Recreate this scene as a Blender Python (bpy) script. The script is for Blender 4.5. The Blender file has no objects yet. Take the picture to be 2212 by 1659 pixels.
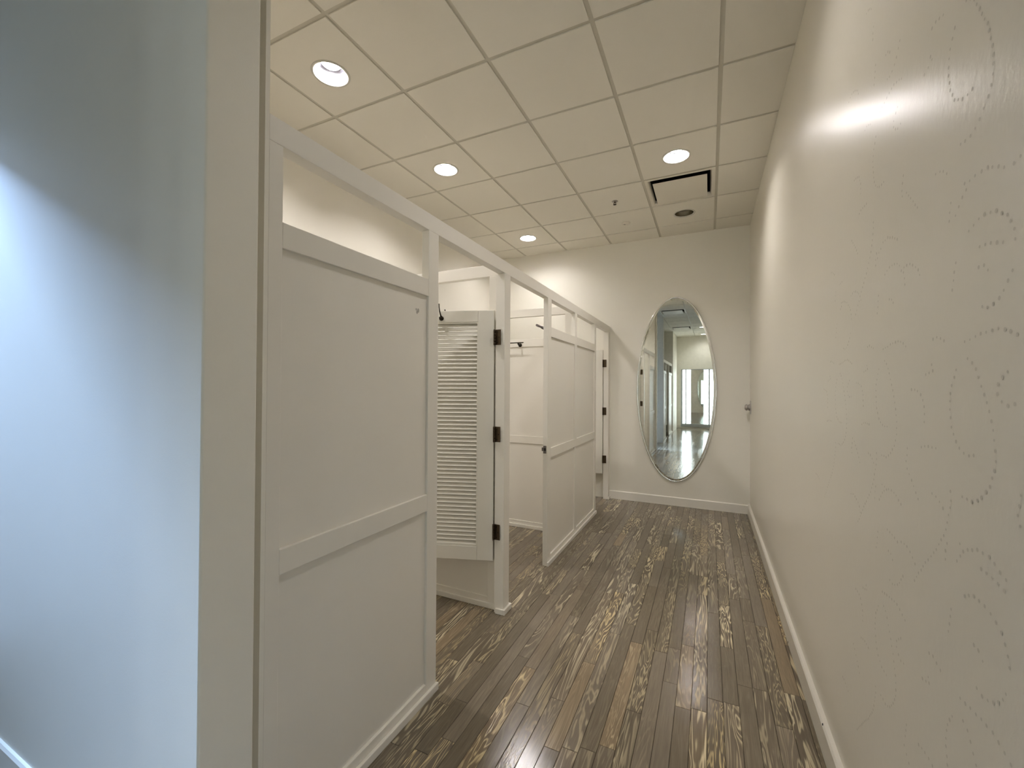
import bpy, bmesh, math, random
from mathutils import Vector, Matrix
random.seed(11)
PI = math.pi
S = bpy.context.scene
COL = S.collection

# ------------------------------------------------------------------ measures
T = 0.6096                 # ceiling module
H = 3.327                  # ceiling height
YB = 4.009                 # back wall
XR = 0.366                 # right wall
XL = -2.95                 # back of the cubicles
XF = -1.237                # front face of the partition
YFAR = -6.95               # wall behind the photographer

# ------------------------------------------------------------------ helpers
def MB():
    return bmesh.new()

def box(bm, x0, x1, y0, y1, z0, z1, bev=0.0, mi=0):
    r = bmesh.ops.create_cube(bm, size=1.0)
    vs = r['verts']
    for v in vs:
        v.co = Vector(((x0+x1)/2 + v.co.x*(x1-x0), (y0+y1)/2 + v.co.y*(y1-y0), (z0+z1)/2 + v.co.z*(z1-z0)))
    fs = set(f for v in vs for f in v.link_faces)
    for f in fs: f.material_index = mi
    if bev > 0:
        es = list(set(e for v in vs for e in v.link_edges))
        bmesh.ops.bevel(bm, geom=es, offset=bev, segments=2, profile=0.5, affect='EDGES')
    return bm

def lathe(bm, prof, n=40, mtx=None, mi=0, closed=False):
    """prof: list of (r, z)"""
    rings = []
    for r, z in prof:
        if r < 1e-6:
            rings.append([bm.verts.new((0, 0, z))])
        else:
            rings.append([bm.verts.new((r*math.cos(2*PI*i/n), r*math.sin(2*PI*i/n), z)) for i in range(n)])
    if mtx is not None:
        for ring in rings:
            for v in ring: v.co = mtx @ v.co
    pairs = list(zip(rings[:-1], rings[1:]))
    if closed: pairs.append((rings[-1], rings[0]))
    for a, b in pairs:
        for i in range(n):
            j = (i+1) % n
            if len(a) == 1 and len(b) == 1: continue
            if len(a) == 1: f = bm.faces.new((a[0], b[j], b[i]))
            elif len(b) == 1: f = bm.faces.new((a[i], a[j], b[0]))
            else: f = bm.faces.new((a[i], a[j], b[j], b[i]))
            f.material_index = mi; f.smooth = True
    return bm

def tube(bm, pts, rad, n=12):
    pts = [Vector(p) for p in pts]
    rads = rad if isinstance(rad, (list, tuple)) else [rad]*len(pts)
    rings = []
    up = Vector((0.31, 0.17, 0.93)).normalized()
    for i, p in enumerate(pts):
        t = (pts[min(i+1, len(pts)-1)] - pts[max(i-1, 0)]).normalized()
        a = t.cross(up)
        if a.length < 1e-3: a = t.cross(Vector((1, 0, 0)))
        a.normalize(); b = t.cross(a).normalized()
        rings.append([bm.verts.new(p + (a*math.cos(2*PI*k/n) + b*math.sin(2*PI*k/n))*rads[i]) for k in range(n)])
    for r0, r1 in zip(rings[:-1], rings[1:]):
        for k in range(n):
            f = bm.faces.new((r0[k], r0[(k+1) % n], r1[(k+1) % n], r1[k])); f.smooth = True
    bm.faces.new(rings[0][::-1]); bm.faces.new(rings[-1])
    return bm

def prism(bm, pts, z0, z1, mi=0):
    lo = [bm.verts.new((x, y, z0)) for x, y in pts]
    hi = [bm.verts.new((x, y, z1)) for x, y in pts]
    n = len(pts)
    for i in range(n):
        f = bm.faces.new((lo[i], lo[(i+1) % n], hi[(i+1) % n], hi[i])); f.material_index = mi
    bm.faces.new(lo[::-1]); bm.faces.new(hi)
    return bm

def obj(name, bm, mat, parent=None):
    bmesh.ops.recalc_face_normals(bm, faces=bm.faces)
    me = bpy.data.meshes.new(name)
    bm.to_mesh(me); bm.free()
    for m in (mat if isinstance(mat, (list, tuple)) else [mat]): me.materials.append(m)
    o = bpy.data.objects.new(name, me)
    COL.objects.link(o)
    if parent is not None: o.parent = parent
    return o

def tag(o, label, cat, group=None):
    o['label'] = label; o['category'] = cat; o['kind'] = 'thing'
    if group: o['group'] = group
    return o

def thing(name, label, cat, loc=(0, 0, 0), rotz=0.0, group=None):
    o = bpy.data.objects.new(name, None); COL.objects.link(o)
    o.empty_display_size = 0.1
    o.location = loc; o.rotation_euler = (0, 0, rotz)
    return tag(o, label, cat, group)

def struct(name, bm, mat, label, parent=None, cat=None):
    o = obj(name, bm, mat, parent)
    if parent is None:
        o['kind'] = 'structure'; o['label'] = label
        o['category'] = cat or name.split('_')[0]
    return o

def copy_tree(o, parent=None):
    c = o.copy(); COL.objects.link(c)
    if parent is not None: c.parent = parent
    for ch in [k for k in bpy.data.objects if k.parent == o]: copy_tree(ch, c)
    return c

# ------------------------------------------------------------------ materials
class NT:
    def __init__(self, name):
        self.m = bpy.data.materials.new(name); self.m.use_nodes = True
        self.t = self.m.node_tree; self.t.nodes.clear()
        self.out = self.t.nodes.new('ShaderNodeOutputMaterial')
    def n(self, typ, **kw):
        d = self.t.nodes.new(typ)
        for k, v in kw.items():
            if k.startswith('i_'):
                d.inputs[k[2:].replace('_', ' ')].default_value = v
            else: setattr(d, k, v)
        return d
    def l(self, a, b): self.t.links.new(a, b)
    def math(self, op, a, b=None, c=None, clamp=False):
        d = self.t.nodes.new('ShaderNodeMath'); d.operation = op; d.use_clamp = clamp
        for i, v in enumerate((a, b, c)):
            if v is None: continue
            if isinstance(v, (int, float)): d.inputs[i].default_value = v
            else: self.l(v, d.inputs[i])
        return d.outputs[0]
    def mix(self, fac, a, b, blend='MIX'):
        d = self.t.nodes.new('ShaderNodeMix'); d.data_type = 'RGBA'; d.blend_type = blend
        for s, v in ((d.inputs[0], fac), (d.inputs[6], a), (d.inputs[7], b)):
            if isinstance(v, (int, float)): s.default_value = v
            elif isinstance(v, tuple): s.default_value = (*v, 1) if len(v) == 3 else v
            else: self.l(v, s)
        return d.outputs[2]

def paint(name, col, rough=0.5, bump=0.0, bscale=60.0, stretch=(1, 1, 1), mottle=0.03, spec=0.5):
    k = NT(name)
    b = k.n('ShaderNodeBsdfPrincipled')
    tc = k.n('ShaderNodeTexCoord')
    nz = k.n('ShaderNodeTexNoise', i_Scale=2.3, i_Detail=3.0)
    k.l(tc.outputs['Object'], nz.inputs['Vector'])
    dark = tuple(c*(1-mottle*2) for c in col)
    k.l(k.mix(nz.outputs[0], dark, col), b.inputs['Base Color'])
    b.inputs['Roughness'].default_value = rough
    b.inputs['Specular IOR Level'].default_value = spec
    if bump > 0:
        mp = k.n('ShaderNodeMapping'); mp.inputs['Scale'].default_value = stretch
        n2 = k.n('ShaderNodeTexNoise', i_Scale=bscale, i_Detail=3.0)
        k.l(tc.outputs['Object'], mp.inputs['Vector']); k.l(mp.outputs[0], n2.inputs['Vector'])
        bp = k.n('ShaderNodeBump'); bp.inputs['Strength'].default_value = bump; bp.inputs['Distance'].default_value = 0.003
        k.l(n2.outputs[0], bp.inputs['Height']); k.l(bp.outputs[0], b.inputs['Normal'])
    k.l(b.outputs[0], k.out.inputs[0])
    return k.m

def metal(name, col, rough, metallic=1.0):
    k = NT(name)
    b = k.n('ShaderNodeBsdfPrincipled')
    tc = k.n('ShaderNodeTexCoord'); nz = k.n('ShaderNodeTexNoise', i_Scale=35.0, i_Detail=2.0)
    k.l(tc.outputs['Object'], nz.inputs['Vector'])
    k.l(k.mix(nz.outputs[0], tuple(c*0.85 for c in col), col), b.inputs['Base Color'])
    b.inputs['Metallic'].default_value = metallic; b.inputs['Roughness'].default_value = rough
    k.l(b.outputs[0], k.out.inputs[0])
    return k.m

def glow(name, col, strength):
    k = NT(name)
    e = k.n('ShaderNodeEmission'); e.inputs[0].default_value = (*col, 1); e.inputs[1].default_value = strength
    k.l(e.outputs[0], k.out.inputs[0])
    return k.m

WHITE = (0.80, 0.765, 0.675)
M = {}
M['wall'] = paint('wall_paint', (0.85, 0.82, 0.735), 0.55, 0.05, 220)
M['trim'] = paint('semi_gloss_white_paint', (0.82, 0.785, 0.71), 0.38, 0.02, 120, mottle=0.015)
M['door'] = paint('door_white_paint', (0.83, 0.81, 0.735), 0.5, 0.02, 120, mottle=0.015)
M['tile'] = paint('ceiling_tile', (0.82, 0.785, 0.70), 0.9, 0.25, 420, mottle=0.02, spec=0.2)
M['grid'] = paint('ceiling_grid_metal', (0.60, 0.565, 0.48), 0.6)  # same off white as the tiles, with the recess shadow put into the colour
M['vinyl'] = paint('right_wall_vinyl', (0.74, 0.70, 0.605), 0.285, 0.17, 60, (1, 1, 0.6), mottle=0.02, spec=0.45)
M['dots'] = paint('pattern_dots_faded', (0.605, 0.57, 0.49), 0.5, spec=0.25)
M['vent'] = paint('vent_enamel', (0.78, 0.735, 0.64), 0.5)
M['dark'] = paint('vent_plenum_black', (0.012, 0.011, 0.010), 0.8)
M['bronze'] = metal('aged_bronze', (0.115, 0.085, 0.055), 0.42)
M['bronze_dark'] = metal('dark_bronze', (0.045, 0.036, 0.026), 0.3)
M['nickel'] = metal('brushed_nickel', (0.50, 0.47, 0.45), 0.3)
M['nickel_dark'] = metal('tarnished_nickel', (0.20, 0.18, 0.175), 0.35)
M['chrome'] = metal('mirror_rim_silver', (0.86, 0.87, 0.86), 0.12)
M['mirror'] = metal('silvered_mirror_glass', (0.86, 0.90, 0.87), 0.012)
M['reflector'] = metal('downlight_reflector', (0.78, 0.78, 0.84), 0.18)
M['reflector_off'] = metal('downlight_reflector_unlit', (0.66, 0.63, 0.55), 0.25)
M['ring'] = paint('downlight_ring', (0.62, 0.60, 0.53), 0.4)
M['bulb'] = glow('lamp_glass_lit', (1.0, 0.955, 0.93), 690.0)
M['bulb_frosted'] = glow('lamp_glass_frosted', (1.0, 0.955, 0.93), 270.0)
M['bulb_dim'] = glow('lamp_glass_dim', (1.0, 0.955, 0.93), 310.0)
M['bulb_off'] = paint('lamp_glass_unlit', (0.55, 0.55, 0.50), 0.2)
M['tube'] = glow('vertical_light_panel', (0.86, 0.97, 1.0), 10.0)
M['black'] = paint('black_void', (0.01, 0.01, 0.01), 0.7)
M['fixture_grey'] = paint('light_frame_grey', (0.34, 0.35, 0.35), 0.45)
M['stain'] = paint('grey_scuff', (0.42, 0.39, 0.35), 0.6)
M['subfloor'] = paint('dark_seam', (0.035, 0.028, 0.02), 0.8)

def glass_pane(name):
    k = NT(name)
    tr = k.n('ShaderNodeBsdfTransparent'); gl = k.n('ShaderNodeBsdfGlossy'); gl.inputs['Roughness'].default_value = 0.02
    fr = k.n('ShaderNodeFresnel'); fr.inputs[0].default_value = 1.45
    mx = k.n('ShaderNodeMixShader')
    k.l(fr.outputs[0], mx.inputs[0]); k.l(tr.outputs[0], mx.inputs[1]); k.l(gl.outputs[0], mx.inputs[2])
    k.l(mx.outputs[0], k.out.inputs[0])
    return k.m
M['glass'] = glass_pane('window_glass')

def floor_mat():
    k = NT('grey_stained_oak_strips')
    b = k.n('ShaderNodeBsdfPrincipled')
    at = k.n('ShaderNodeAttribute'); at.attribute_name = 'plank'      # r,g,b: random numbers of each strip
    sp = k.n('ShaderNodeSeparateColor'); k.l(at.outputs['Color'], sp.inputs[0])
    r, g, bl = sp.outputs[0], sp.outputs[1], sp.outputs[2]
    tc = k.n('ShaderNodeTexCoord'); sx = k.n('ShaderNodeSeparateXYZ'); k.l(tc.outputs['Object'], sx.inputs[0])
    def coords(mx_, my_, off):
        cx = k.math('MULTIPLY_ADD', sx.outputs[0], mx_, k.math('MULTIPLY', r, 37.0+off))
        cy = k.math('MULTIPLY_ADD', sx.outputs[1], my_, k.math('MULTIPLY', g, 53.0+off))
        c = k.n('ShaderNodeCombineXYZ'); k.l(cx, c.inputs[0]); k.l(cy, c.inputs[1]); k.l(k.math('MULTIPLY', bl, 19.0), c.inputs[2])
        return c.outputs[0]
    # rings: contour lines of a stretched noise = cathedral grain
    n1 = k.n('ShaderNodeTexNoise', i_Scale=1.0, i_Detail=3.0, i_Roughness=0.52, i_Distortion=0.55)
    k.l(coords(15.0, 1.5, 0.0), n1.inputs['Vector'])
    freq = k.math('MULTIPLY_ADD', bl, 12.0, 9.0)
    ph = k.math('FRACT', k.math('MULTIPLY', n1.outputs[0], freq))
    tri = k.math('ABSOLUTE', k.math('MULTIPLY_ADD', ph, 2.0, -1.0))
    rg = k.n('ShaderNodeValToRGB'); rg.color_ramp.interpolation = 'EASE'
    e = rg.color_ramp.elements; e[0].position = 0.42; e[0].color = (0, 0, 0, 1); e[1].position = 0.95; e[1].color = (1, 1, 1, 1)
    k.l(tri, rg.inputs[0])
    # patches where the grain stands out
    n2 = k.n('ShaderNodeTexNoise', i_Scale=1.0, i_Detail=2.0)
    k.l(coords(7.0, 1.1, 9.0), n2.inputs['Vector'])
    pr = k.n('ShaderNodeValToRGB'); e = pr.color_ramp.elements; e[0].position = 0.38; e[1].position = 0.62
    k.l(n2.outputs[0], pr.inputs[0])
    contrast = k.math('MULTIPLY', k.math('POWER', g, 0.62), k.math('MULTIPLY_ADD', pr.outputs[0], 0.85, 0.15))
    amount = k.math('MULTIPLY', rg.outputs[0], k.math('MULTIPLY', contrast, 1.25, clamp=True), clamp=True)
    # fine pores
    n3 = k.n('ShaderNodeTexNoise', i_Scale=1.0, i_Detail=3.0, i_Roughness=0.6)
    k.l(coords(160.0, 7.0, 3.0), n3.inputs['Vector'])
    base = k.n('ShaderNodeValToRGB'); base.color_ramp.interpolation = 'LINEAR'
    el = base.color_ramp.elements
    el[0].position = 0.0; el[0].color = (0.100, 0.082, 0.058, 1)
    el[1].position = 1.0; el[1].color = (0.185, 0.136, 0.084, 1)
    for p, c in ((0.30, (0.115, 0.093, 0.067)), (0.60, (0.132, 0.110, 0.083)), (0.82, (0.140, 0.112, 0.080)), (0.95, (0.152, 0.118, 0.078))):
        q = el.new(p); q.color = (*c, 1)
    k.l(r, base.inputs[0])
    light = k.mix(bl, (0.395, 0.34, 0.235), (0.43, 0.335, 0.175))
    col = k.mix(amount, base.outputs[0], light)
    col = k.mix(k.math('MULTIPLY', k.math('SUBTRACT', 1.0, rg.outputs[0]), k.math('MULTIPLY', contrast, 0.45)), col, (0.055, 0.043, 0.03))
    pores = k.math('MULTIPLY_ADD', n3.outputs[0], 0.95, 1.10)
    cc = k.n('ShaderNodeCombineXYZ')
    for i in range(3): k.l(pores, cc.inputs[i])
    col = k.mix(1.0, col, cc.outputs[0], 'MULTIPLY')
    k.l(col, b.inputs['Base Color'])
    k.l(k.math('MULTIPLY_ADD', n3.outputs[0], 0.08, 0.125), b.inputs['Roughness'])
    b.inputs['Specular IOR Level'].default_value = 0.5
    bp = k.n('ShaderNodeBump'); bp.inputs['Strength'].default_value = 0.12; bp.inputs['Distance'].default_value = 0.002
    k.l(k.math('ADD', amount, n3.outputs[0]), bp.inputs['Height']); k.l(bp.outputs[0], b.inputs['Normal'])
    k.l(b.outputs[0], k.out.inputs[0])
    return k.m
M['floor'] = floor_mat()

# ------------------------------------------------------------------ floor: narrow oak strips
def build_floor():
    bm = bmesh.new(); lay = bm.loops.layers.color.new('plank')
    P = 0.0657; gap = 0.0011
    x = -0.0013
    while x > -3.3: x -= P
    y0, y1 = YFAR-0.1, YB+0.1
    while x < XR+0.02:
        y = y0 - random.uniform(0, 0.8)
        while y < y1:
            L = random.choice((0.32, 0.46, 0.61, 0.76, 0.9, 1.1, 1.25))*random.uniform(0.9, 1.1)
            c = (random.random(), random.random(), random.random(), 1)
            z = random.uniform(-0.0004, 0.0)
            ax, bx, ay, by = x+gap/2, x+P-gap/2, max(y, y0)+gap/2, min(y+L, y1)-gap/2
            if by > ay:
                ch = 0.0012
                top = [bm.verts.new(p) for p in ((ax+ch, ay+ch, z), (bx-ch, ay+ch, z), (bx-ch, by-ch, z), (ax+ch, by-ch, z))]
                low = [bm.verts.new(p) for p in ((ax, ay, z-0.0015), (bx, ay, z-0.0015), (bx, by, z-0.0015), (ax, by, z-0.0015))]
                fs = [bm.faces.new(top)] + [bm.faces.new((low[i], low[(i+1) % 4], top[(i+1) % 4], top[i])) for i in range(4)]
                for f in fs:
                    for lp in f.loops: lp[lay] = c
            y += L
        x += P
    n = len(bm.faces)
    box(bm, -3.4, XR+0.14, y0, y1, -0.06, -0.0045, mi=1)
    o = struct('floor', bm, [M['floor'], M['subfloor']], 'grey stained oak strip floor with bold wavy grain')
    return o
build_floor()

# ------------------------------------------------------------------ ceiling
LIT = {(-4, 0), (-4, 2), (-4, 5), (-1, 3), (-1, 0), (-1, -8), (-1, -11)}       # (column, row) of the tiles with a working lamp
DEAD = {(-1, 5)}
VENTS = {(-1, 4), (-2, -3), (-2, -8)}
def build_ceiling():
    bm = bmesh.new(); hw = 0.012; drop = 0.007
    cols = range(-6, 1); rows = range(-12, 7)
    xmin, xmax, ymin, ymax = -3.3, XR, YFAR, YB
    for i in cols:
        for j in rows:
            x0, x1 = max(i*T+hw, xmin), min((i+1)*T-hw, xmax)
            y0, y1 = max(j*T+hw, ymin), min((j+1)*T-hw, ymax)
            if x1 <= x0 or y1 <= y0 or (i, j) in VENTS: continue
            if (i, j) in LIT or (i, j) in DEAD:
                cx, cy = (i+0.5)*T, (j+0.5)*T
                n = 48; inner = []; outer = []
                for q in range(n):
                    a = 2*PI*q/n; ca, sa = math.cos(a), math.sin(a)
                    inner.append((cx+0.1*ca, cy+0.1*sa))
                    s = min((x1-cx)/max(abs(ca), 1e-6), (y1-cy)/max(abs(sa), 1e-6)); outer.append((cx+s*ca, cy+s*sa))
                vi = [bm.verts.new((*p, H)) for p in inner]; vo = [bm.verts.new((*p, H)) for p in outer]
                vt = [bm.verts.new((*p, H+0.018)) for p in outer]
                for q in range(n):
                    w = (q+1) % n
                    bm.faces.new((vi[q], vi[w], vo[w], vo[q])); bm.faces.new((vo[q], vo[w], vt[w], vt[q]))
            else:
                box(bm, x0, x1, y0, y1, H, H+0.018, bev=0.0015)
    for i in range(-5, 1):                                            # tee grid
        box(bm, i*T-0.0119, i*T+0.0119, ymin, ymax, H+drop, H+drop+0.003, mi=1)
    for j in range(-11, 7):
        box(bm, xmin, xmax, j*T-0.0119, j*T+0.0119, H+drop+0.0002, H+drop+0.0032, mi=1)
    box(bm, -3.5, XR+0.15, YFAR-0.15, YB+0.15, 3.62, 3.70, mi=0)  # unseen slab above the tiles, added to keep sky light out
    return struct('ceiling', bm, [M['tile'], M['grid']], 'suspended ceiling of square off white tiles in a tee grid')
build_ceiling()

# ------------------------------------------------------------------ walls
W = M['wall']; ZT = 3.63
struct('wall_back', box(MB(), -3.35, XR+0.14, YB, YB+0.14, -0.05, ZT), W, 'off white end wall behind the oval mirror')
struct('wall_left', box(MB(), XL-0.14, XL, -0.70, YB, -0.05, ZT), W, 'off white wall at the back of the fitting cubicles')
struct('wall_far', box(MB(), -3.35, XR+0.14, YFAR-0.14, YFAR, -0.05, ZT), W, 'off white wall behind the lit dressing mirror')
struct('wall_rear_left', box(MB(), XL-0.14, XL, YFAR, -2.36, -0.05, ZT), W, 'off white wall at the back of the rear cubicles')

def rounded_end(xe, y0, y1, r, n=5):
    """corner points of a wall end at x=xe running from y0 to y1"""
    out = []
    for k in range(n+1):
        a = -PI/2 + (PI/2)*k/n; out.append((xe-r+r*math.cos(a), y0+r+r*math.sin(a)))
    for k in range(n+1):
        a = (PI/2)*k/n; out.append((xe-r+r*math.cos(a), y1-r+r*math.sin(a)))
    return out
pts = [(-3.34, -0.884)] + rounded_end(-1.2, -0.884, -0.745, 0.006) + [(-1.285, -0.745), (-1.285, -0.7055), (XF, -0.7055), (XF, -0.692), (-3.34, -0.692)]
struct('wall_alcove_north', prism(MB(), pts, -0.05, ZT), W, 'white wall with square end beside the first cubicle, blue with daylight')
pts = [(-3.34, -2.36)] + rounded_end(-1.2, -2.36, -2.2, 0.006) + [(-3.34, -2.2)]
struct('wall_alcove_south', prism(MB(), pts, -0.05, ZT), W, 'white wall on the far side of the daylit side passage')
WX0, WX1, WY0, WY1, WZ0, WZ1 = -3.34, -3.18, -1.42, -0.887, 0.12, 2.68
bm = MB()
box(bm, WX0, WX1, -2.2, WY0, -0.05, ZT); box(bm, WX0, WX1, WY1, -0.884, -0.05, ZT)
box(bm, WX0, WX1, WY0, WY1, -0.05, WZ0); box(bm, WX0, WX1, WY0, WY1, WZ1, ZT)
struct('wall_alcove_west', bm, W, 'white wall around the tall window of the side passage')
win = thing('window_1', 'tall white framed window at the end of the side passage', 'window', (-3.26, 0, 0)); win['kind'] = 'structure'
bm = MB()
for y0, y1, z0, z1 in ((WY0, WY0+0.03, WZ0, WZ1), (WY1-0.02, WY1, WZ0, WZ1), (WY0+0.03, WY1-0.02, WZ0, WZ0+0.04), (WY0+0.03, WY1-0.02, WZ1-0.03, WZ1)):
    box(bm, -0.03, 0.03, y0, y1, z0, z1)
obj('window_frame', bm, M['trim'], win)
obj('pane', box(MB(), -0.004, 0.004, WY0+0.03, WY1-0.02, WZ0+0.04, WZ1-0.03), M['glass'], win)

# right wall, its vinyl printed with faded dotted scrolls
CURVES = [
 [(-.6,1.512),(-.578,1.525),(-.545,1.536),(-.509,1.536),(-.474,1.53),(-.437,1.525)],
 [(-.436,1.5),(-.469,1.482),(-.494,1.438),(-.517,1.392),(-.53,1.342),(-.53,1.306),(-.516,1.274),(-.487,1.246),(-.462,1.235),(-.423,1.238)],
 [(-.419,1.487),(-.392,1.442),(-.385,1.407),(-.394,1.357),(-.412,1.331),(-.441,1.316),(-.475,1.318)],
 [(-.577,1.46),(-.563,1.466),(-.538,1.448),(-.535,1.43),(-.548,1.415),(-.563,1.41),(-.583,1.414)],
 [(-.404,1.096),(-.411,1.112),(-.439,1.141),(-.482,1.155),(-.515,1.153),(-.563,1.13)],
 [(-.387,1.253),(-.39,1.215),(-.367,1.152),(-.333,1.107),(-.281,1.056),(-.223,.992)],
 [(-.303,1.539),(-.336,1.545),(-.37,1.532)], [(-.303,1.501),(-.321,1.477),(-.276,1.466)],
 [(-.199,1.433),(-.226,1.437),(-.259,1.429),(-.279,1.404),(-.279,1.359)],
 [(-.179,1.259),(-.224,1.216),(-.25,1.187)], [(-.25,1.304),(-.29,1.315),(-.331,1.313)],
 [(-.051,1.066),(-.096,1.064),(-.138,1.052)], [(-.591,1.292),(-.593,1.275),(-.585,1.24),(-.591,1.221)],
 [(-.441,1.717),(-.459,1.727),(-.487,1.737),(-.506,1.737),(-.537,1.731),(-.568,1.71),(-.581,1.682),(-.583,1.66)],
 [(-.469,1.646),(-.49,1.653),(-.506,1.648),(-.512,1.637)],
 [(-.479,1.586),(-.496,1.579),(-.512,1.576),(-.533,1.582),(-.548,1.59),(-.57,1.613),(-.578,1.629)],
 [(-.144,1.725),(-.184,1.734),(-.214,1.73),(-.249,1.712),(-.265,1.682)],
 [(-.426,1.82),(-.445,1.816),(-.463,1.815),(-.477,1.818)], [(-.398,1.816),(-.388,1.783),(-.386,1.762)],
 [(-.414,1.694),(-.41,1.68),(-.401,1.641),(-.397,1.627)], [(-.318,1.89),(-.356,1.882),(-.382,1.863)],
]
def build_right_wall():
    bm = MB(); box(bm, XR, XR+0.14, YFAR-0.1, YB+0.1, -0.05, ZT)
    rnd = random.Random(5); done = []
    def dots(curve, dy, dz, step=0.0165):
        acc = 0.0; prev = None
        for (a, b) in zip(curve[:-1], curve[1:]):
            L = math.hypot(b[0]-a[0], b[1]-a[1]); s = step-acc
            while s <= L:
                y = a[0]+(b[0]-a[0])*s/L+dy+rnd.uniform(-.0012, .0012); z = a[1]+(b[1]-a[1])*s/L+dz+rnd.uniform(-.0012, .0012)
                r = rnd.uniform(0.0022, 0.0037); s += step
                if any(abs(y-q[0]) < 0.010 and abs(z-q[1]) < 0.010 for q in done): continue
                done.append((y, z))
                vs = [bm.verts.new((XR-0.0004, y+r*math.cos(q*PI/4), z+1.15*r*math.sin(q*PI/4))) for q in range(8)]
                f = bm.faces.new(vs); f.material_index = 1
            acc = (acc + L) % step
    for dy, dz in ((0, 0), (0.40, 0.02), (0.02, -0.67), (0.41, -0.64), (0.0, 0.66), (0.42, 0.68), (-0.42, 0.06), (-0.42, -0.5), (-0.42, 0.62), (0.82, 0.0)):
        for c in CURVES:
            if dy == 0 and dz == 0 or rnd.random() < 0.8: dots(c, dy, dz)
    return struct('wall_right', bm, [M['vinyl'], M['dots']], 'glossy beige wall with faint dotted scroll pattern')
build_right_wall()

# baseboards
def base_profile(bm, a, b, nrm, h=0.115, th=0.022):
    a, b, nrm = Vector((*a, 0)), Vector((*b, 0)), Vector((*nrm, 0))
    prof = [(0, 0), (th, 0), (th, h-0.008), (th-0.006, h), (0, h)]
    r0 = [bm.verts.new(a+nrm*p[0]+Vector((0, 0, p[1]))) for p in prof]; r1 = [bm.verts.new(b+nrm*p[0]+Vector((0, 0, p[1]))) for p in prof]
    n = len(prof)
    for i in range(n): bm.faces.new((r0[i], r0[(i+1) % n], r1[(i+1) % n], r1[i]))
    bm.faces.new(r0[::-1]); bm.faces.new(r1)
    return bm
bbr = struct('baseboard_right', base_profile(MB(), (XR, YFAR), (XR, YB), (-1, 0)), M['trim'], 'white baseboard along the glossy beige wall')
for (x_, y_, z_) in ((XR-0.020, 0.535, 0.1105), (XR-0.0222, 1.31, 0.012)):
    bm = MB(); lathe(bm, [(0, 0.0012), (0.003, 0.001), (0.0042, -0.0015)], 8, Matrix.Translation((x_, y_, z_)) @ Matrix.Rotation(-PI/2, 4, 'Y') @ Matrix.Scale(1.7, 4, (1, 0, 0)))
    obj('chip', bm, M['black'], bbr)
struct('baseboard_back', base_profile(MB(), (XF, YB), (XR-0.022, YB), (0, -1), 0.105, 0.014), M['trim'], 'white baseboard under the oval mirror')
struct('baseboard_alcove', base_profile(MB(), (-3.18, -0.884), (-1.206, -0.884), (0, -1), 0.115, 0.014), M['trim'], 'white baseboard in the daylit side passage')
struct('baseboard_left', base_profile(MB(), (XL, -0.692), (XL, YB), (1, 0), 0.1, 0.014), M['trim'], 'white baseboard at the back of the cubicles')

# ------------------------------------------------------------------ cubicle joinery
TR = M['trim']
ZH0, ZH1 = 2.166, 2.244            # header
MID, LOW, BOT = (1.857, 1.936), (0.863, 0.940), (0.0, 0.068)
BV = 0.0018
def panel_y(root, xf, th, y0, y1, stiles, rails=(MID, LOW, BOT), top=ZH0, shoe=True, mat=TR, shoe_back=False):
    """frame-and-panel screen standing in a plane x = xf (front face towards +x), coordinates relative to root"""
    for a, b in stiles: obj('stile', box(MB(), xf-th, xf, a, b, 0, top, BV), mat, root)
    for s, (z0, z1) in enumerate(rails):
        bm = MB()
        for (a0, a1), (b0, b1) in zip(stiles[:-1], stiles[1:]): box(bm, xf-th, xf, a1, b0, z0, z1, BV)
        obj('rail', bm, mat, root)
    for (a0, a1), (b0, b1) in zip(stiles[:-1], stiles[1:]):
        obj('flat_panel', box(MB(), xf-th+0.012, xf-0.012, a1, b0, BOT[1]-0.004, MID[0]+0.004), mat, root)
    if shoe:
        bm = MB(); box(bm, xf, xf+0.015, y0, y1, 0, 0.034, 0.003)
        if shoe_back: box(bm, xf-th-0.015, xf-th, y0, y1, 0, 0.034, 0.003)
        obj('shoe_moulding', bm, mat, root)

# first bay
pa = thing('cubicle_partition', 'wide white panelled cubicle partition beside the daylit wall end', 'partition', (0, 0, 0), 0, 'front panels of the cubicles')
panel_y(pa, XF, 0.040, -0.692, 0.168, [(-0.692, -0.646), (0.088, 0.165)])
bm = MB()
for (y, z, r, sx) in ((0.026, 1.781, 0.010, 1.0), (0.012, 1.784, 0.006, 1.0), (0.018, 1.772, 0.008, 1.0)):
    vs = [bm.verts.new((XF-0.0118, y+r*0.7*math.cos(q*PI/5), z+r*math.sin(q*PI/5))) for q in range(10)]; bm.faces.new(vs)
sc = obj('scuff_mark', bm, M['stain'], pa); sc['label'] = 'grey scuff mark on the panel'

# third bay
pc = thing('cubicle_partition', 'white panelled cubicle partition of two tall panels with a door strike', 'partition', (0, 0, 0), 0, 'front panels of the cubicles')
panel_y(pc, XF, 0.040, 1.668, 3.268, [(1.677, 1.757), (2.430, 2.500), (3.198, 3.268)])
bm = MB()                                              # strike plate on the jamb face
yj = 1.677
box(bm, XF-0.036, XF-0.010, yj-0.0022, yj-0.0001, 0.905, 0.967)
box(bm, XF-0.050, XF-0.034, yj-0.0022, yj-0.0001, 0.924, 0.952)
sp = obj('strike_plate', bm, M['nickel_dark'], pc); sp['label'] = 'dark metal strike plate with square hole'
so = obj('latch_hole', box(MB(), XF-0.030, XF-0.014, yj-0.0034, yj-0.0021, 0.926, 0.948), M['black'], sp)
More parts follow.
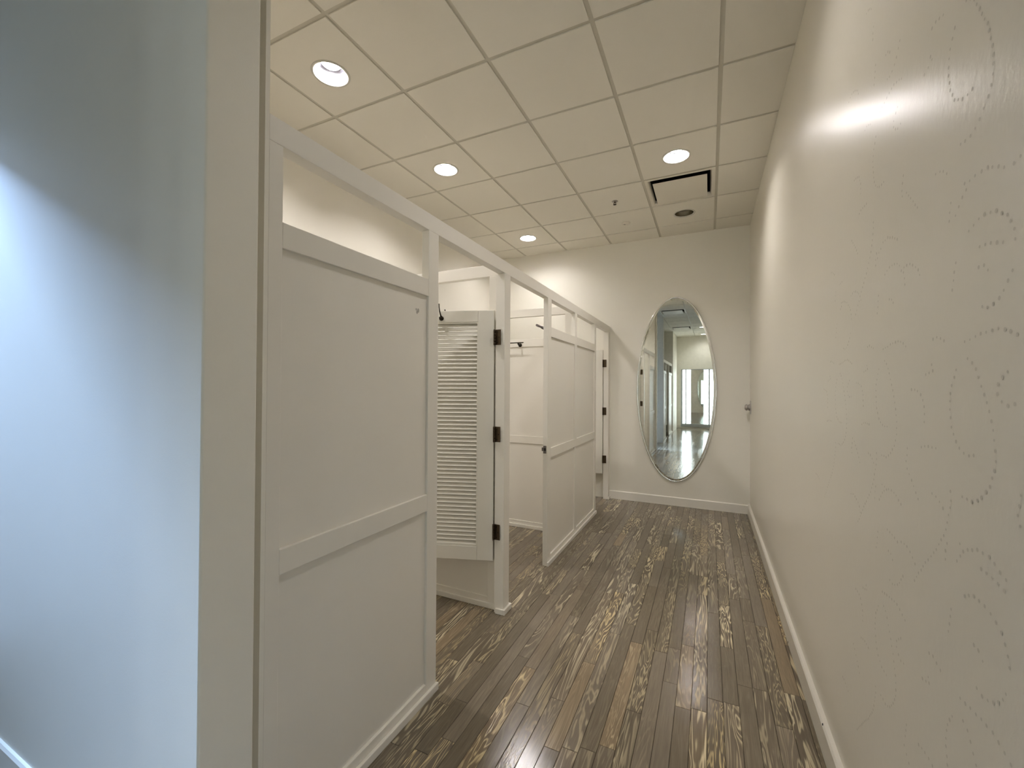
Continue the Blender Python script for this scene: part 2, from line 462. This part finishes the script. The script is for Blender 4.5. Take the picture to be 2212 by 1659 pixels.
# short coat rod behind it
rod = thing('coat_rod', 'dark metal rod end poking out from behind the two panel partition', 'rod', (0, 0, 0))
bm = MB(); tube(bm, [(-1.345, 1.70, 1.952), (-1.345, 2.20, 1.952)], 0.010); obj('bar', bm, M['nickel_dark'], rod)
for y in (1.80, 2.10):
    bm = MB(); tube(bm, [(-1.345, y, 1.945), (-1.31, y, 1.925), (XF-0.040, y, 1.90)], 0.007); obj('bracket', bm, M['nickel_dark'], rod)

def post(label, y0, y1, xb, shoe_sides):
    r = thing('partition_post', label, 'post', (0, 0, 0), 0, 'posts between the cubicle doors')
    obj('shaft', box(MB(), xb, XF, y0, y1, 0, ZH0, BV), TR, r)
    bm = MB(); box(bm, XF, XF+0.015, y0-0.012 if 's' in shoe_sides else y0, y1+(0.012 if 'n' in shoe_sides else 0), 0, 0.034, 0.003)
    if 's' in shoe_sides: box(bm, xb+0.012, XF, y0-0.013, y0, 0, 0.034, 0.003)
    if 'n' in shoe_sides: box(bm, xb+0.012, XF, y1, y1+0.013, 0, 0.034, 0.003)
    obj('shoe_moulding', bm, TR, r)
    return r
p2 = post('slim white post between the louvred door and the open cubicle', 0.885, 0.968, -1.302, 'sn')
p3 = post('slim white post against the end wall near the oval mirror', 3.925, YB, -1.302, '')

hd = thing('partition_header', 'long white header rail running over the cubicle fronts', 'rail', (0, 0, 0), 0, 'header rails over the cubicles')
obj('beam', box(MB(), XF-0.052, XF, -0.692, YB, ZH0, ZH1, BV), TR, hd)

# dividers between the cubicles: frame and panel, parallel to x, front towards -y
def divider(label, yf, th=0.04):
    r = thing('cubicle_divider', label, 'partition', (0, 0, 0), 0, 'dividers between the cubicles')
    x1, x0 = -1.302, XL
    if yf > 2: x1 = XF-0.041
    st = [(x1-0.068, x1), (x0, x0+0.07)]
    for a, b in st: obj('stile', box(MB(), a, b, yf, yf+th, 0, ZH0, BV), TR, r)
    for z0, z1 in (MID, LOW, BOT):
        obj('rail', box(MB(), x0+0.07, x1-0.068, yf, yf+th, z0, z1, BV), TR, r)
    obj('top_rail', box(MB(), x0, XF-0.053, yf, yf+th, ZH0, ZH1, BV), TR, r)
    obj('flat_panel', box(MB(), x0+0.07, x1-0.068, yf+0.008, yf+th-0.008, BOT[1]-0.004, MID[0]+0.004), TR, r)
    bm = MB(); box(bm, x0+0.02, x1, yf-0.013, yf, 0, 0.034, 0.003); box(bm, x0+0.02, x1, yf+th, yf+th+0.013, 0, 0.034, 0.003)
    obj('shoe_moulding', bm, TR, r)
    return r
d1 = divider('white panelled divider behind the open louvred door', 0.922)
d2 = divider('white panelled divider with a hanging bar, seen through the open cubicle', 2.450)

# hanging bar on the second divider
hb = thing('hanging_bar', 'thin dark hanging bar with a single stem on the divider of the open cubicle', 'rod', (0, 0, 0))
bm = MB(); tube(bm, [(-2.02, 2.385, 1.895), (-1.765, 2.385, 1.895)], 0.0055); obj('bar', bm, M['bronze_dark'], hb)
bm = MB(); tube(bm, [(-1.825, 2.385, 1.892), (-1.828, 2.40, 1.882), (-1.83, 2.4495, 1.876)], [0.007, 0.009, 0.009])
lathe(bm, [(0.0, 0.012), (0.018, 0.008), (0.02, 0.0)], 20, Matrix.Translation((-1.83, 2.4495, 1.876)) @ Matrix.Rotation(PI/2, 4, 'X'))
obj('stem', bm, M['bronze_dark'], hb)

# ------------------------------------------------------------------ louvred doors
DW, DT, DZ0, DZ1 = 0.665, 0.034, 0.326, 1.9335
def hinge(root, x, z, leaf_dir, y=0.0):
    """barrel at local (x, y); one leaf on the door, the other on the post (leaf_dir: direction of the post leaf in the door's space)"""
    hgt = 0.098
    bm = MB()
    for k in range(5):
        z0 = z-hgt/2+k*hgt/5
        lathe(bm, [(0, z0), (0.0075, z0), (0.0075, z0+hgt/5-0.0012), (0, z0+hgt/5-0.0012)], 16, Matrix.Translation((x, y, 0)))
    d = Vector((*leaf_dir, 0)).normalized(); n = Vector((-d.y, d.x, 0))
    def leaf(d, n, w, th):
        c = Vector((x, y, z)); vs = []
        for a, b, cz in ((0.002, 0, -1), (w, 0, -1), (w, th, -1), (0.002, th, -1), (0.002, 0, 1), (w, 0, 1), (w, th, 1), (0.002, th, 1)):
            vs.append(bm.verts.new(c+d*a+n*b+Vector((0, 0, cz*hgt/2))))
        for f in ((0, 1, 2, 3), (4, 5, 6, 7), (0, 1, 5, 4), (1, 2, 6, 5), (2, 3, 7, 6), (3, 0, 4, 7)): bm.faces.new([vs[i] for i in f])
    leaf(d, n, 0.044, 0.002)
    leaf(Vector((0, 1, 0)), Vector((-1, 0, 0)), 0.03, 0.002)
    o = obj('hinge', bm, M['bronze'], root)
    o['label'] = 'aged bronze butt hinge'
    for a, q in ((0.022, 0.034), (0.032, 0.0), (0.022, -0.034)):
        bm = MB(); c = Vector((x, y, z+q))+d*a
        lo = [bm.verts.new(c - n*0.0006 + d*0.0038*math.cos(i*PI/5)+Vector((0, 0, 0.0038*math.sin(i*PI/5)))) for i in range(10)]
        hi = [bm.verts.new(c + n*0.0026 + d*0.0038*math.cos(i*PI/5)+Vector((0, 0, 0.0038*math.sin(i*PI/5)))) for i in range(10)]
        for i in range(10): bm.faces.new((lo[i], lo[(i+1) % 10], hi[(i+1) % 10], hi[i]))
        bm.faces.new(lo[::-1]); bm.faces.new(hi)
        obj('screw', bm, M['bronze_dark'], o)
    return o

def lever(root, x, z, s=1):
    bm = MB()
    for side in (0, 1):
        yy = 0.0 if side == 0 else -DT; sg = 1 if side == 0 else -1
        lathe(bm, [(0, 0.010), (0.026, 0.008), (0.028, 0.0)], 24, Matrix.Translation((x, yy, z)) @ Matrix.Rotation(-sg*PI/2, 4, 'X'))
        tube(bm, [(x, yy, z), (x, yy+sg*0.045, z), (x-0.02, yy+sg*0.052, z), (x-0.11, yy+sg*0.052, z)], [0.010, 0.010, 0.009, 0.007])
    return obj('lever_handle', bm, M['nickel'], root)

def make_door(label, loc, rotz, post_dir, hook=False, group='louvred cubicle doors', flip=False):
    r = thing('louvered_door', label, 'door', loc, rotz, group)
    st = 0.104; top = 0.076; botr = 0.088
    x0, x1 = 0.004, DW
    lz0, lz1 = DZ0+botr, DZ1-top
    D = M['door']
    obj('stile', box(MB(), x0, x0+st, -DT, 0, DZ0, DZ1, 0.003), D, r)
    obj('stile', box(MB(), x1-st, x1, -DT, 0, DZ0, DZ1, 0.003), D, r)
    obj('top_rail', box(MB(), x0+st, x1-st, -DT, 0, lz1, DZ1, 0.003), D, r)
    obj('bottom_rail', box(MB(), x0+st, x1-st, -DT, 0, DZ0, lz0, 0.003), D, r)
    bm = MB()                                                     # slim bead around the louvres
    for a in (0.0, -DT+0.006):
        box(bm, x0+st, x1-st, a-0.006, a-0.0015, lz1-0.009, lz1, 0.001); box(bm, x0+st, x1-st, a-0.006, a-0.0015, lz0, lz0+0.009, 0.001)
        box(bm, x0+st, x0+st+0.007, a-0.006, a-0.0015, lz0+0.009, lz1-0.009, 0.001); box(bm, x1-st-0.007, x1-st, a-0.006, a-0.0015, lz0+0.009, lz1-0.009, 0.001)
    obj('bead', bm, D, r)
    bm = MB(); N = 54; pitch = (lz1-lz0-0.02)/N                   # louvres: near edge high
    for k in range(N):
        z = lz0+0.012+(k+0.5)*pitch
        c = Vector((0, -DT/2, z)); u = Vector((0, 0.66, -0.75)).normalized(); w = Vector((0, -u.z, u.y))
        ch, th = 0.0205, 0.0032
        prof = []
        for q in range(7):
            a = -PI/2+PI*q/6; prof.append(u*(ch-th+th*math.cos(a))+w*(th*math.sin(a)))
        for q in range(7):
            a = PI/2+PI*q/6; prof.append(u*(-ch+th+th*math.cos(a))+w*(th*math.sin(a)))
        va = [bm.verts.new(c+p+Vector((x0+st+0.002, 0, 0))) for p in prof]; vb = [bm.verts.new(c+p+Vector((x1-st-0.002, 0, 0))) for p in prof]
        n = len(prof)
        for q in range(n):
            bm.faces.new((va[q], va[(q+1) % n], vb[(q+1) % n], vb[q]))
        bm.faces.new(va[::-1]); bm.faces.new(vb)
    obj('louvers', bm, D, r)
    for z in (1.757, 1.137, 0.515): hinge(r, 0, z, post_dir, 0.004)
    lever(r, DW-0.055, 0.94)
    return r

ang = math.atan2(-0.315, -0.949)
dr1 = make_door('white louvred door with a coat hook, standing open in the nearest cubicle', (-1.306, 0.880, 0), ang,
                (math.cos(-ang), math.sin(-ang)))
def coat_hook(root, x, z):
    bm = MB()
    lathe(bm, [(0, 0.016), (0.008, 0.015), (0.0135, 0.010), (0.0155, 0.004), (0.0155, 0.0)], 24, Matrix.Translation((x, 0.0, z)) @ Matrix.Rotation(-PI/2, 4, 'X'))
    P = [(x, 0.008, z+0.008), (x+0.001, 0.020, z+0.022), (x+0.003, 0.034, z+0.044), (x+0.004, 0.042, z+0.066), (x+0.004, 0.044, z+0.088)]
    tube(bm, P, [0.006, 0.0045, 0.0036, 0.0032, 0.0035])
    tube(bm, [(x, 0.008, z-0.004), (x, 0.026, z-0.013), (x, 0.036, z-0.008), (x, 0.040, z+0.004)], [0.005, 0.0042, 0.004, 0.005])
    o = obj('coat_hook', bm, M['bronze_dark'], root); o['label'] = 'dark bronze coat hook with a tall curved prong'
coat_hook(dr1, 0.352, 1.884)
# a second hook on the divider, its tip shows above the door
h2 = thing('coat_hook', 'tiny dark hook tip showing just above the open louvred door', 'hook', (-1.690, 0.922, 1.90))
bm = MB()
lathe(bm, [(0, 0.014), (0.008, 0.013), (0.0155, 0.004), (0.0155, 0.0)], 20, Matrix.Rotation(PI/2, 4, 'X')); obj('rose', bm, M['bronze_dark'], h2)
bm = MB(); tube(bm, [(0, -0.008, 0.004), (0, -0.03, 0.03), (0, -0.042, 0.066)], [0.005, 0.0035, 0.0045]); obj('prong', bm, M['bronze_dark'], h2)

ang3 = PI + math.radians(4)
dr3 = make_door('white louvred door standing open in the last cubicle beside the end wall', (-1.306, 3.921, 0), ang3,
                (math.cos(-ang3), math.sin(-ang3)))
# door of the middle cubicle: swung in behind the slim post
ang2 = PI - math.radians(9)
dr2 = make_door('white louvred door swung back behind the slim post of the middle cubicle', (-1.306, 0.974, 0), ang2,
                (math.cos(-ang2), math.sin(-ang2)))

# ------------------------------------------------------------------ oval wall mirror
MA, MBH = 0.458, 1.134
mir = thing('wall_mirror', 'tall oval mirror with a thin silver rim on the end wall', 'mirror', (-0.4335, YB-0.006, 1.427), -0.0045)
def ellipse_ring(bm, prof, n=160):
    """prof: list of (inset, y)"""
    rings = []
    for ins, y in prof:
        a, b = MA-ins, MBH-ins
        rings.append([bm.verts.new((a*math.cos(2*PI*i/n), y, b*math.sin(2*PI*i/n))) for i in range(n)])
    for r0, r1 in zip(rings[:-1], rings[1:]):
        for i in range(n):
            f = bm.faces.new((r0[i], r0[(i+1) % n], r1[(i+1) % n], r1[i])); f.smooth = True
    return rings
bm = MB(); rg = ellipse_ring(bm, [(0.015, -0.0135), (0.036, -0.0165)]); bm.faces.new(rg[-1])
for f in bm.faces: f.smooth = False
obj('mirror_glass', bm, M['mirror'], mir)
bm = MB(); ellipse_ring(bm, [(0.004, 0.006), (0.0, 0.0), (0.0, -0.012), (0.003, -0.019), (0.009, -0.021), (0.015, -0.019), (0.0175, -0.014), (0.0175, -0.004)])
obj('rim', bm, M['chrome'], mir)
bm = MB(); rg = ellipse_ring(bm, [(0.006, 0.004), (0.008, -0.011)]); bm.faces.new(rg[0]); bm.faces.new(rg[-1][::-1])
obj('backing', bm, M['ring'], mir)

# ------------------------------------------------------------------ dimmer on the right wall
dm = thing('wall_dimmer', 'small wall plate with a round metal knob near the end wall corner', 'switch', (XR, 3.905, 1.227))
obj('cover_plate', box(MB(), -0.008, 0.0, -0.036, 0.036, -0.075, 0.075, 0.003), M['nickel'], dm)
bm = MB()
lathe(bm, [(0.0, 0.062), (0.024, 0.060), (0.034, 0.050), (0.037, 0.040), (0.036, 0.034), (0.026, 0.032), (0.026, 0.027), (0.034, 0.025), (0.036, 0.010), (0.034, 0.007)], 32, Matrix.Rotation(-PI/2, 4, 'Y'))
obj('knob', bm, M['nickel'], dm)

# ------------------------------------------------------------------ recessed downlights
def downlight(label, i, j, lit, group='recessed ceiling downlights', dim=False, frosted=False):
    cx, cy = (i+0.5)*T, (j+0.5)*T
    r = thing('recessed_downlight', label, 'ceiling light', (cx, cy, H), 0, group)
    bm = MB(); lathe(bm, [(0.094, 0.004), (0.096, -0.003), (0.101, -0.005), (0.109, -0.004), (0.112, 0.0)], 48)
    obj('trim_ring', bm, M['ring'], r)
    bm = MB(); lathe(bm, [(0.0955, -0.001), (0.0945, 0.02), (0.090, 0.07), (0.080, 0.125), (0.060, 0.16), (0.0, 0.172)], 48)
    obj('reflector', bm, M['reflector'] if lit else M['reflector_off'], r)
    if frosted:                                            # flat frosted lens
        bm = MB(); lathe(bm, [(0, 0.040), (0.05, 0.042), (0.080, 0.048), (0.086, 0.054)], 32)
        lathe(bm, [(0.086, 0.054), (0.085, 0.060), (0.06, 0.10), (0.03, 0.15), (0.02, 0.168)], 32, mi=1)
        obj('bulb', bm, [M['bulb_frosted'], M['reflector_off']], r)
        return r
    bm = MB(); lathe(bm, [(0, 0.052), (0.03, 0.054), (0.050, 0.060), (0.056, 0.066)], 28)
    lathe(bm, [(0.056, 0.066), (0.058, 0.072), (0.045, 0.115), (0.022, 0.145), (0.019, 0.168)], 28, mi=1)
    obj('bulb', bm, [(M['bulb_dim'] if dim else M['bulb']) if lit else M['bulb_off'], M['reflector_off']], r)
    return r
downlight('lit round downlight over the first cubicle, largest in the ceiling', -4, 0, True)
downlight('lit round downlight over the open middle cubicle', -4, 2, True)
downlight('lit round downlight over the last cubicle, nearest the end wall', -4, 5, True, frosted=True)
downlight('lit round downlight over the passage beside the square air vent', -1, 3, True)
downlight('unlit round downlight between the square air vent and the end wall', -1, 5, False)
downlight('lit round downlight over the passage near the photographer', -1, 0, True, dim=True)
downlight('lit round downlight over the rear passage, seen in the oval mirror above the other', -1, -8, True, dim=True)
downlight('lit round downlight close to the lit dressing mirror', -1, -11, True, dim=True)

# ------------------------------------------------------------------ air vents
def vent(label, i, j, group='square ceiling air vents'):
    cx, cy = (i+0.5)*T, (j+0.5)*T
    r = thing('air_vent', label, 'vent', (cx, cy, H), 0, group)
    def sq(bm, prof):
        rings = [[bm.verts.new((sx*h, sy*h, z)) for sx, sy in ((-1, -1), (1, -1), (1, 1), (-1, 1))] for h, z in prof]
        for a, b in zip(rings[:-1], rings[1:]):
            for q in range(4): bm.faces.new((a[q], a[(q+1) % 4], b[(q+1) % 4], b[q]))
        return rings
    bm = MB(); sq(bm, [(0.2935, 0.006), (0.2935, -0.001), (0.270, -0.001), (0.262, 0.006), (0.256, 0.02), (0.253, 0.035)])
    obj('frame', bm, M['vent'], r)
    bm = MB(); g = sq(bm, [(0.253, 0.035), (0.24, 0.24)]); bm.faces.new(g[-1])
    obj('throat', bm, M['dark'], r)
    obj('face_plate', box(MB(), -0.228, 0.228, -0.228, 0.228, -0.014, -0.010, 0.0012), M['vent'], r)
    for sx, sy in ((-1, -1), (1, -1), (1, 1), (-1, 1)):
        obj('bracket', box(MB(), sx*0.15-0.008, sx*0.15+0.008, sy*0.17-0.012, sy*0.17+0.012, -0.0102, 0.10), M['dark'], r)
    return r
vent('square white air vent with a dropped face plate beside the lit downlight', -1, 4)
vent('square air vent over the rear passage, larger of the two in the oval mirror', -2, -3)
vent('square air vent over the rear passage, smaller of the two in the oval mirror', -2, -8)

# sprinkler and detector
sk = thing('ceiling_sprinkler', 'small dark pendent fire sprinkler in the ceiling left of the vent', 'sprinkler', (-0.925, 2.753, H))
bm = MB(); lathe(bm, [(0.0, -0.006), (0.026, -0.005), (0.032, 0.0)], 28); obj('escutcheon', bm, M['nickel'], sk)
bm = MB(); lathe(bm, [(0, -0.016), (0.008, -0.016), (0.008, -0.005), (0, -0.005)], 16)
tube(bm, [(0.007, 0, -0.014), (0.012, 0, -0.020), (0.008, 0, -0.028), (0, 0, -0.032)], 0.0028, 8); tube(bm, [(-0.007, 0, -0.014), (-0.012, 0, -0.020), (-0.008, 0, -0.028), (0, 0, -0.032)], 0.0028, 8)
obj('body', bm, M['bronze'], sk)
bm = MB(); lathe(bm, [(0, -0.035), (0.016, -0.035), (0.016, -0.032), (0, -0.032)], 20); obj('deflector', bm, M['bronze_dark'], sk)
dt = thing('smoke_detector', 'flat pale round detector in the ceiling by the end wall', 'detector', (-0.9185, 3.36, H))
bm = MB(); lathe(bm, [(0, -0.016), (0.03, -0.015), (0.042, -0.010), (0.046, 0.0)], 32); obj('cover', bm, M['vent'], dt)
bm = MB(); lathe(bm, [(0.0, -0.0185), (0.010, -0.018), (0.012, -0.0145)], 20, Matrix.Translation((-0.018, 0, 0))); obj('sensor', bm, M['stain'], dt)

# ------------------------------------------------------------------ speck on the floor
bm = MB(); lathe(bm, [(0, 0.005), (0.006, 0.004), (0.008, 0.0005)], 10)
o = obj('floor_speck', bm, M['black'], None); o.location = (-1.038, 3.826, 0); tag(o, 'tiny black speck on the oak floor by the end wall', 'speck')

# ------------------------------------------------------------------ rear half of the room, seen in the mirror
rp = thing('cubicle_partition', 'white panelled partition of the rear cubicles, seen in the oval mirror', 'partition', (0, 0, 0), 0, 'front panels of the cubicles')
panel_y(rp, XF, 0.040, -3.30, -2.362, [(-3.30, -3.22), (-2.44, -2.362)])
rp2 = thing('cubicle_partition', 'second white panelled partition of the rear cubicles, farther from the side passage', 'partition', (0, 0, 0), 0, 'front panels of the cubicles')
panel_y(rp2, XF, 0.040, -5.25, -4.10, [(-5.25, -5.17), (-4.18, -4.10)])
rh = thing('partition_header', 'white header rail over the rear cubicles, seen in the oval mirror', 'rail', (0, 0, 0), 0, 'header rails over the cubicles')
obj('beam', box(MB(), XF-0.052, XF, -5.25, -2.362, ZH0, ZH1, BV), TR, rh)
struct('wall_rear_pier', box(MB(), XL, -1.215, YFAR, -5.252, -0.05, ZT), W, 'white wall beside the lit dressing mirror')
ang4 = PI + math.radians(-55)
dr4 = make_door('white louvred door standing ajar in the rear cubicle, seen in the oval mirror', (-1.306, -4.10+0.01, 0), PI/2+0.5, (math.cos(-PI/2-0.5+PI/2), 0))
struct('baseboard_far', base_profile(MB(), (-1.215, YFAR), (XR-0.022, YFAR), (0, 1), 0.105, 0.014), M['trim'], 'white baseboard under the lit dressing mirror')

dmr = thing('dressing_mirror', 'three part dressing mirror with tall glowing side lights, reflected in the oval mirror', 'mirror', (-0.515, YFAR, 0))
Z0, Z1 = 0.17, 2.12
obj('center_mirror', box(MB(), -0.235, 0.195, 0.004, 0.012, Z0, Z1), M['mirror'], dmr)
bm = MB()
box(bm, -0.56, 0.56, 0.0, 0.06, 0.06, Z0, 0.003); box(bm, -0.56, 0.56, 0.0, 0.05, Z1, Z1+0.02, 0.002); box(bm, -0.235, 0.195, 0.0, 0.0035, Z0, Z1)
obj('frame', bm, M['fixture_grey'], dmr)
for a, b in ((-0.503, -0.421), (-0.377, -0.236), (0.196, 0.346), (0.399, 0.503)):
    obj('light_panel', box(MB(), a, b, 0.004, 0.03, Z0+0.004, Z1-0.004, 0.002), M['tube'], dmr)
for a, b in ((-0.56, -0.505), (-0.419, -0.379), (0.348, 0.397), (0.505, 0.56)):
    obj('mullion', box(MB(), a, b, 0.0, 0.045, Z0, Z1, 0.002), M['fixture_grey'], dmr)

# ------------------------------------------------------------------ daylight through the passage window
sky = bpy.data.lights.new('daylight', 'AREA'); sky.shape = 'DISK'; sky.size = 1.7; sky.energy = 5000.0; sky.color = (0.40, 0.61, 1.0)
so = bpy.data.objects.new('daylight', sky); COL.objects.link(so)
so.location = (-8.0, -1.62, 5.75)
so.rotation_euler = (Vector((-2.0, -0.9, 1.3))-so.location).to_track_quat('-Z', 'Y').to_euler()
w = bpy.data.worlds.new('sky'); S.world = w; w.use_nodes = True
nt = w.node_tree; bg = nt.nodes['Background']; bg.inputs[0].default_value = (0.52, 0.70, 1.0, 1); bg.inputs[1].default_value = 2.0

# ------------------------------------------------------------------ camera
cam = bpy.data.cameras.new('camera'); co = bpy.data.objects.new('camera', cam); COL.objects.link(co)
cam.sensor_fit = 'HORIZONTAL'; cam.sensor_width = 36.0; cam.lens = 901.85/2212*36.0; cam.clip_start = 0.02
yaw, pitch, roll = 0.4404, 0.0089, 0.0056
fwd = Vector((-math.sin(yaw)*math.cos(pitch), math.cos(yaw)*math.cos(pitch), math.sin(pitch)))
r0 = Vector((math.cos(yaw), math.sin(yaw), 0)); u0 = r0.cross(fwd)
rt = r0*math.cos(roll)+u0*math.sin(roll); up = -r0*math.sin(roll)+u0*math.cos(roll)
mt = Matrix((rt, up, -fwd)).transposed().to_4x4(); mt.translation = Vector((-0.0623, -1.4943, 1.4351))
co.matrix_world = mt
S.camera = co

S.view_settings.view_transform = 'Standard'; S.view_settings.look = 'None'
S.view_settings.gamma = 1.0; S.view_settings.use_curve_mapping = False
S.view_settings.exposure = 0.0
S.cycles.use_denoising = True
S.cycles.max_bounces = 12; S.cycles.diffuse_bounces = 6; S.cycles.glossy_bounces = 6
S.cycles.caustics_reflective = True
S.cycles.sample_clamp_indirect = 40.0
